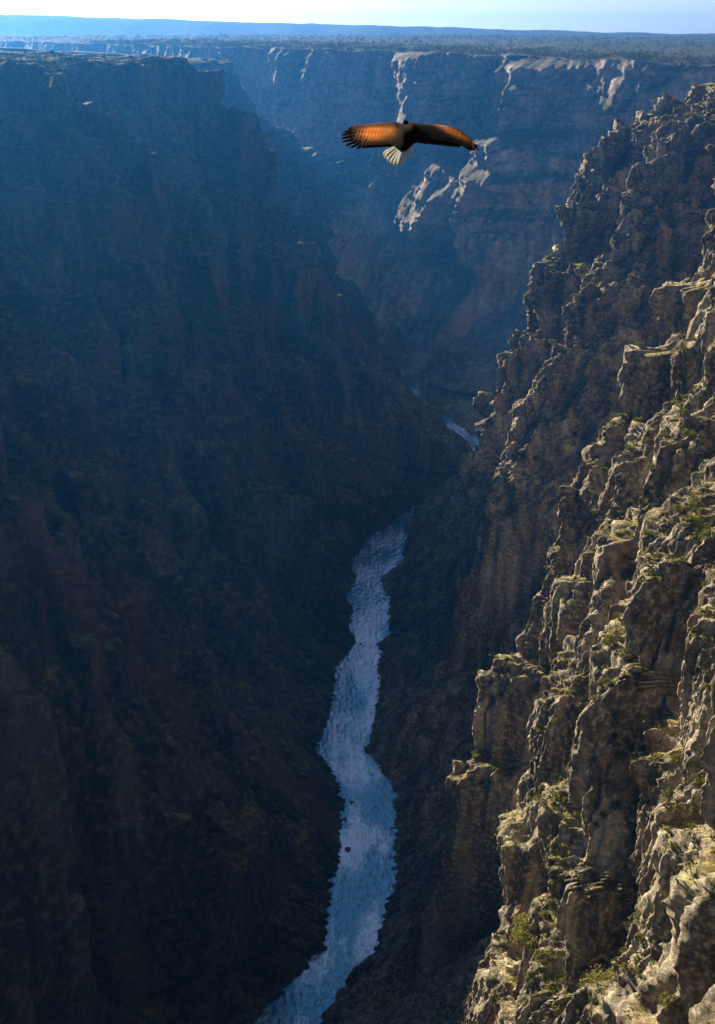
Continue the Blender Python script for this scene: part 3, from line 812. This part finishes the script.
# primaries, viewer's left: fingers fan out
for (ry0, tx, ty) in [(127.5,347,128.5),(129.5,343,131.5),(131.5,340.5,134.5),(134,340.5,138),(136.5,342,141.5),(139,345,145),(141,350,147.5),(143,357,148.5)]:
    feather('wing_feather', (364, ry0), (tx, ty), 1.35 * PXM, M_quill, body, -.08, -.2)
for k in range(9):      # secondaries along the trailing edge
    x = 364 + k * 3.6
    feather('wing_feather', (x + 3, 138), (x - 1.2, 147.8 - .2 * k), 3.0 * PXM, M_quill, body, -.06 + .006 * k, -.08 + .006 * k)
for k in range(10):
    x = 416 + k * 4.6
    feather('wing_feather', (x - 1, 136 + .3 * k), (x + 1.2, 142.5 + .5 * k), 3.4 * PXM, M_quill, body, -.02 - .004 * k, -.03 - .004 * k)
for (rx, ry0, tx, ty) in [(462,133,475,143.5),(463,136,478.5,147),(462,139,479,150),(460,141,476.5,151),(458,142,472,150.5)]:
    feather('wing_feather', (rx, ry0), (tx, ty), 1.2 * PXM, M_quill, body, -.06, -.09)
for (tx, ty) in [(382.5,154.5),(384,158),(387,161.5),(390.5,164.5),(394,166.5),(398,166.5),(402,164),(406,160.5),(410,156.5),(413.5,151)]:
    feather('tail_feather', (405 + (tx - 398) * .12, 145), (tx, ty), 3.0 * PXM, M_tail, body, .0, -.06, False)
# head and beak beyond the shoulders, turned away
def blob(name, c, r, mat, parent, el=(1, 1, 1)):
    import bmesh
    bm = bmesh.new(); bmesh.ops.create_uvsphere(bm, u_segments=14, v_segments=10, radius=1)
    for v in bm.verts: v.co.x *= r * el[0]; v.co.y *= r * el[1]; v.co.z *= r * el[2]
    for v in bm.verts: v.co.x += c[0]; v.co.y += c[1]; v.co.z += c[2]
    for f in bm.faces: f.smooth = True
    m_ = bpy.data.meshes.new(name); bm.to_mesh(m_); m_.materials.append(mat)
    o = link(bpy.data.objects.new(name, m_)); o.parent = parent; return o
blob('head', bl(405.5, 123.2, -.12), .05, M_plum, body, (.9, 1.0, 1.3))
blob('beak', bl(405, 121.5, -.2), .022, M_beak, body, (.6, .7, 1.5))

# ------------------------------------------------------------------ air
bx = [(-9500, -700, -613.5), (9500, 11700, 112)]
import itertools
hv = [(bx[i][0], bx[j][1], bx[k][2]) for i, j, k in itertools.product((0, 1), repeat=3)]
hf = [(0, 1, 3, 2), (4, 6, 7, 5), (0, 4, 5, 1), (2, 3, 7, 6), (0, 2, 6, 4), (1, 5, 7, 3)]
hm = bpy.data.meshes.new('haze'); hm.from_pydata(hv, [], hf)
mh = bpy.data.materials.new('haze_air'); mh.use_nodes = True
nt = mh.node_tree
for n_ in list(nt.nodes):
    if n_.type == 'BSDF_PRINCIPLED': nt.nodes.remove(n_)
pv = nt.nodes.new('ShaderNodeVolumePrincipled'); pv.inputs['Color'].default_value = (.05, .34, 1.0, 1)
pv.inputs['Density'].default_value = .55e-4; pv.inputs['Anisotropy'].default_value = .66
nt.links.new(pv.outputs[0], nt.nodes['Material Output'].inputs['Volume'])
hm.materials.append(mh)
hz = link(bpy.data.objects.new('haze', hm)); tag(hz, kind='stuff')

# ------------------------------------------------------------------ light, sky, camera
wd = bpy.data.worlds.new('World'); S.world = wd; wd.use_nodes = True
nt = wd.node_tree; bg = nt.nodes['Background']
sky = nt.nodes.new('ShaderNodeTexSky'); sky.sky_type = 'NISHITA'; sky.sun_disc = False
sky.sun_elevation = ELEV; sky.sun_rotation = -(math.pi / 2 - ALPHA)
sky.dust_density = 3.5; sky.air_density = .6; sky.ozone_density = 4; sky.altitude = 2000
nt.links.new(sky.outputs[0], bg.inputs[0]); bg.inputs[1].default_value = .05
ld = bpy.data.lights.new('sun', 'SUN'); ld.energy = 5; ld.angle = math.radians(.5); ld.color = (1, .87, .65)
lo = link(bpy.data.objects.new('sun', ld))
from mathutils import Vector
lo.rotation_euler = Vector(SUN).to_track_quat('Z', 'Y').to_euler(); lo.location = (-800, 900, 900)
cd = bpy.data.cameras.new('camera'); co = link(bpy.data.objects.new('camera', cd)); S.camera = co
cd.sensor_fit = 'VERTICAL'; cd.sensor_height = 24; cd.lens = 24 * F / 1024; cd.clip_start = .5; cd.clip_end = 60000
co.rotation_euler = (math.pi / 2 - PITCH, 0, 0)
S.view_settings.view_transform = 'Standard'; S.view_settings.look = 'None'; S.view_settings.gamma = 1
S.view_settings.exposure = 1.45
S.render.resolution_x = W_; S.render.resolution_y = H_
print('done', round(time.time() - T0, 1))
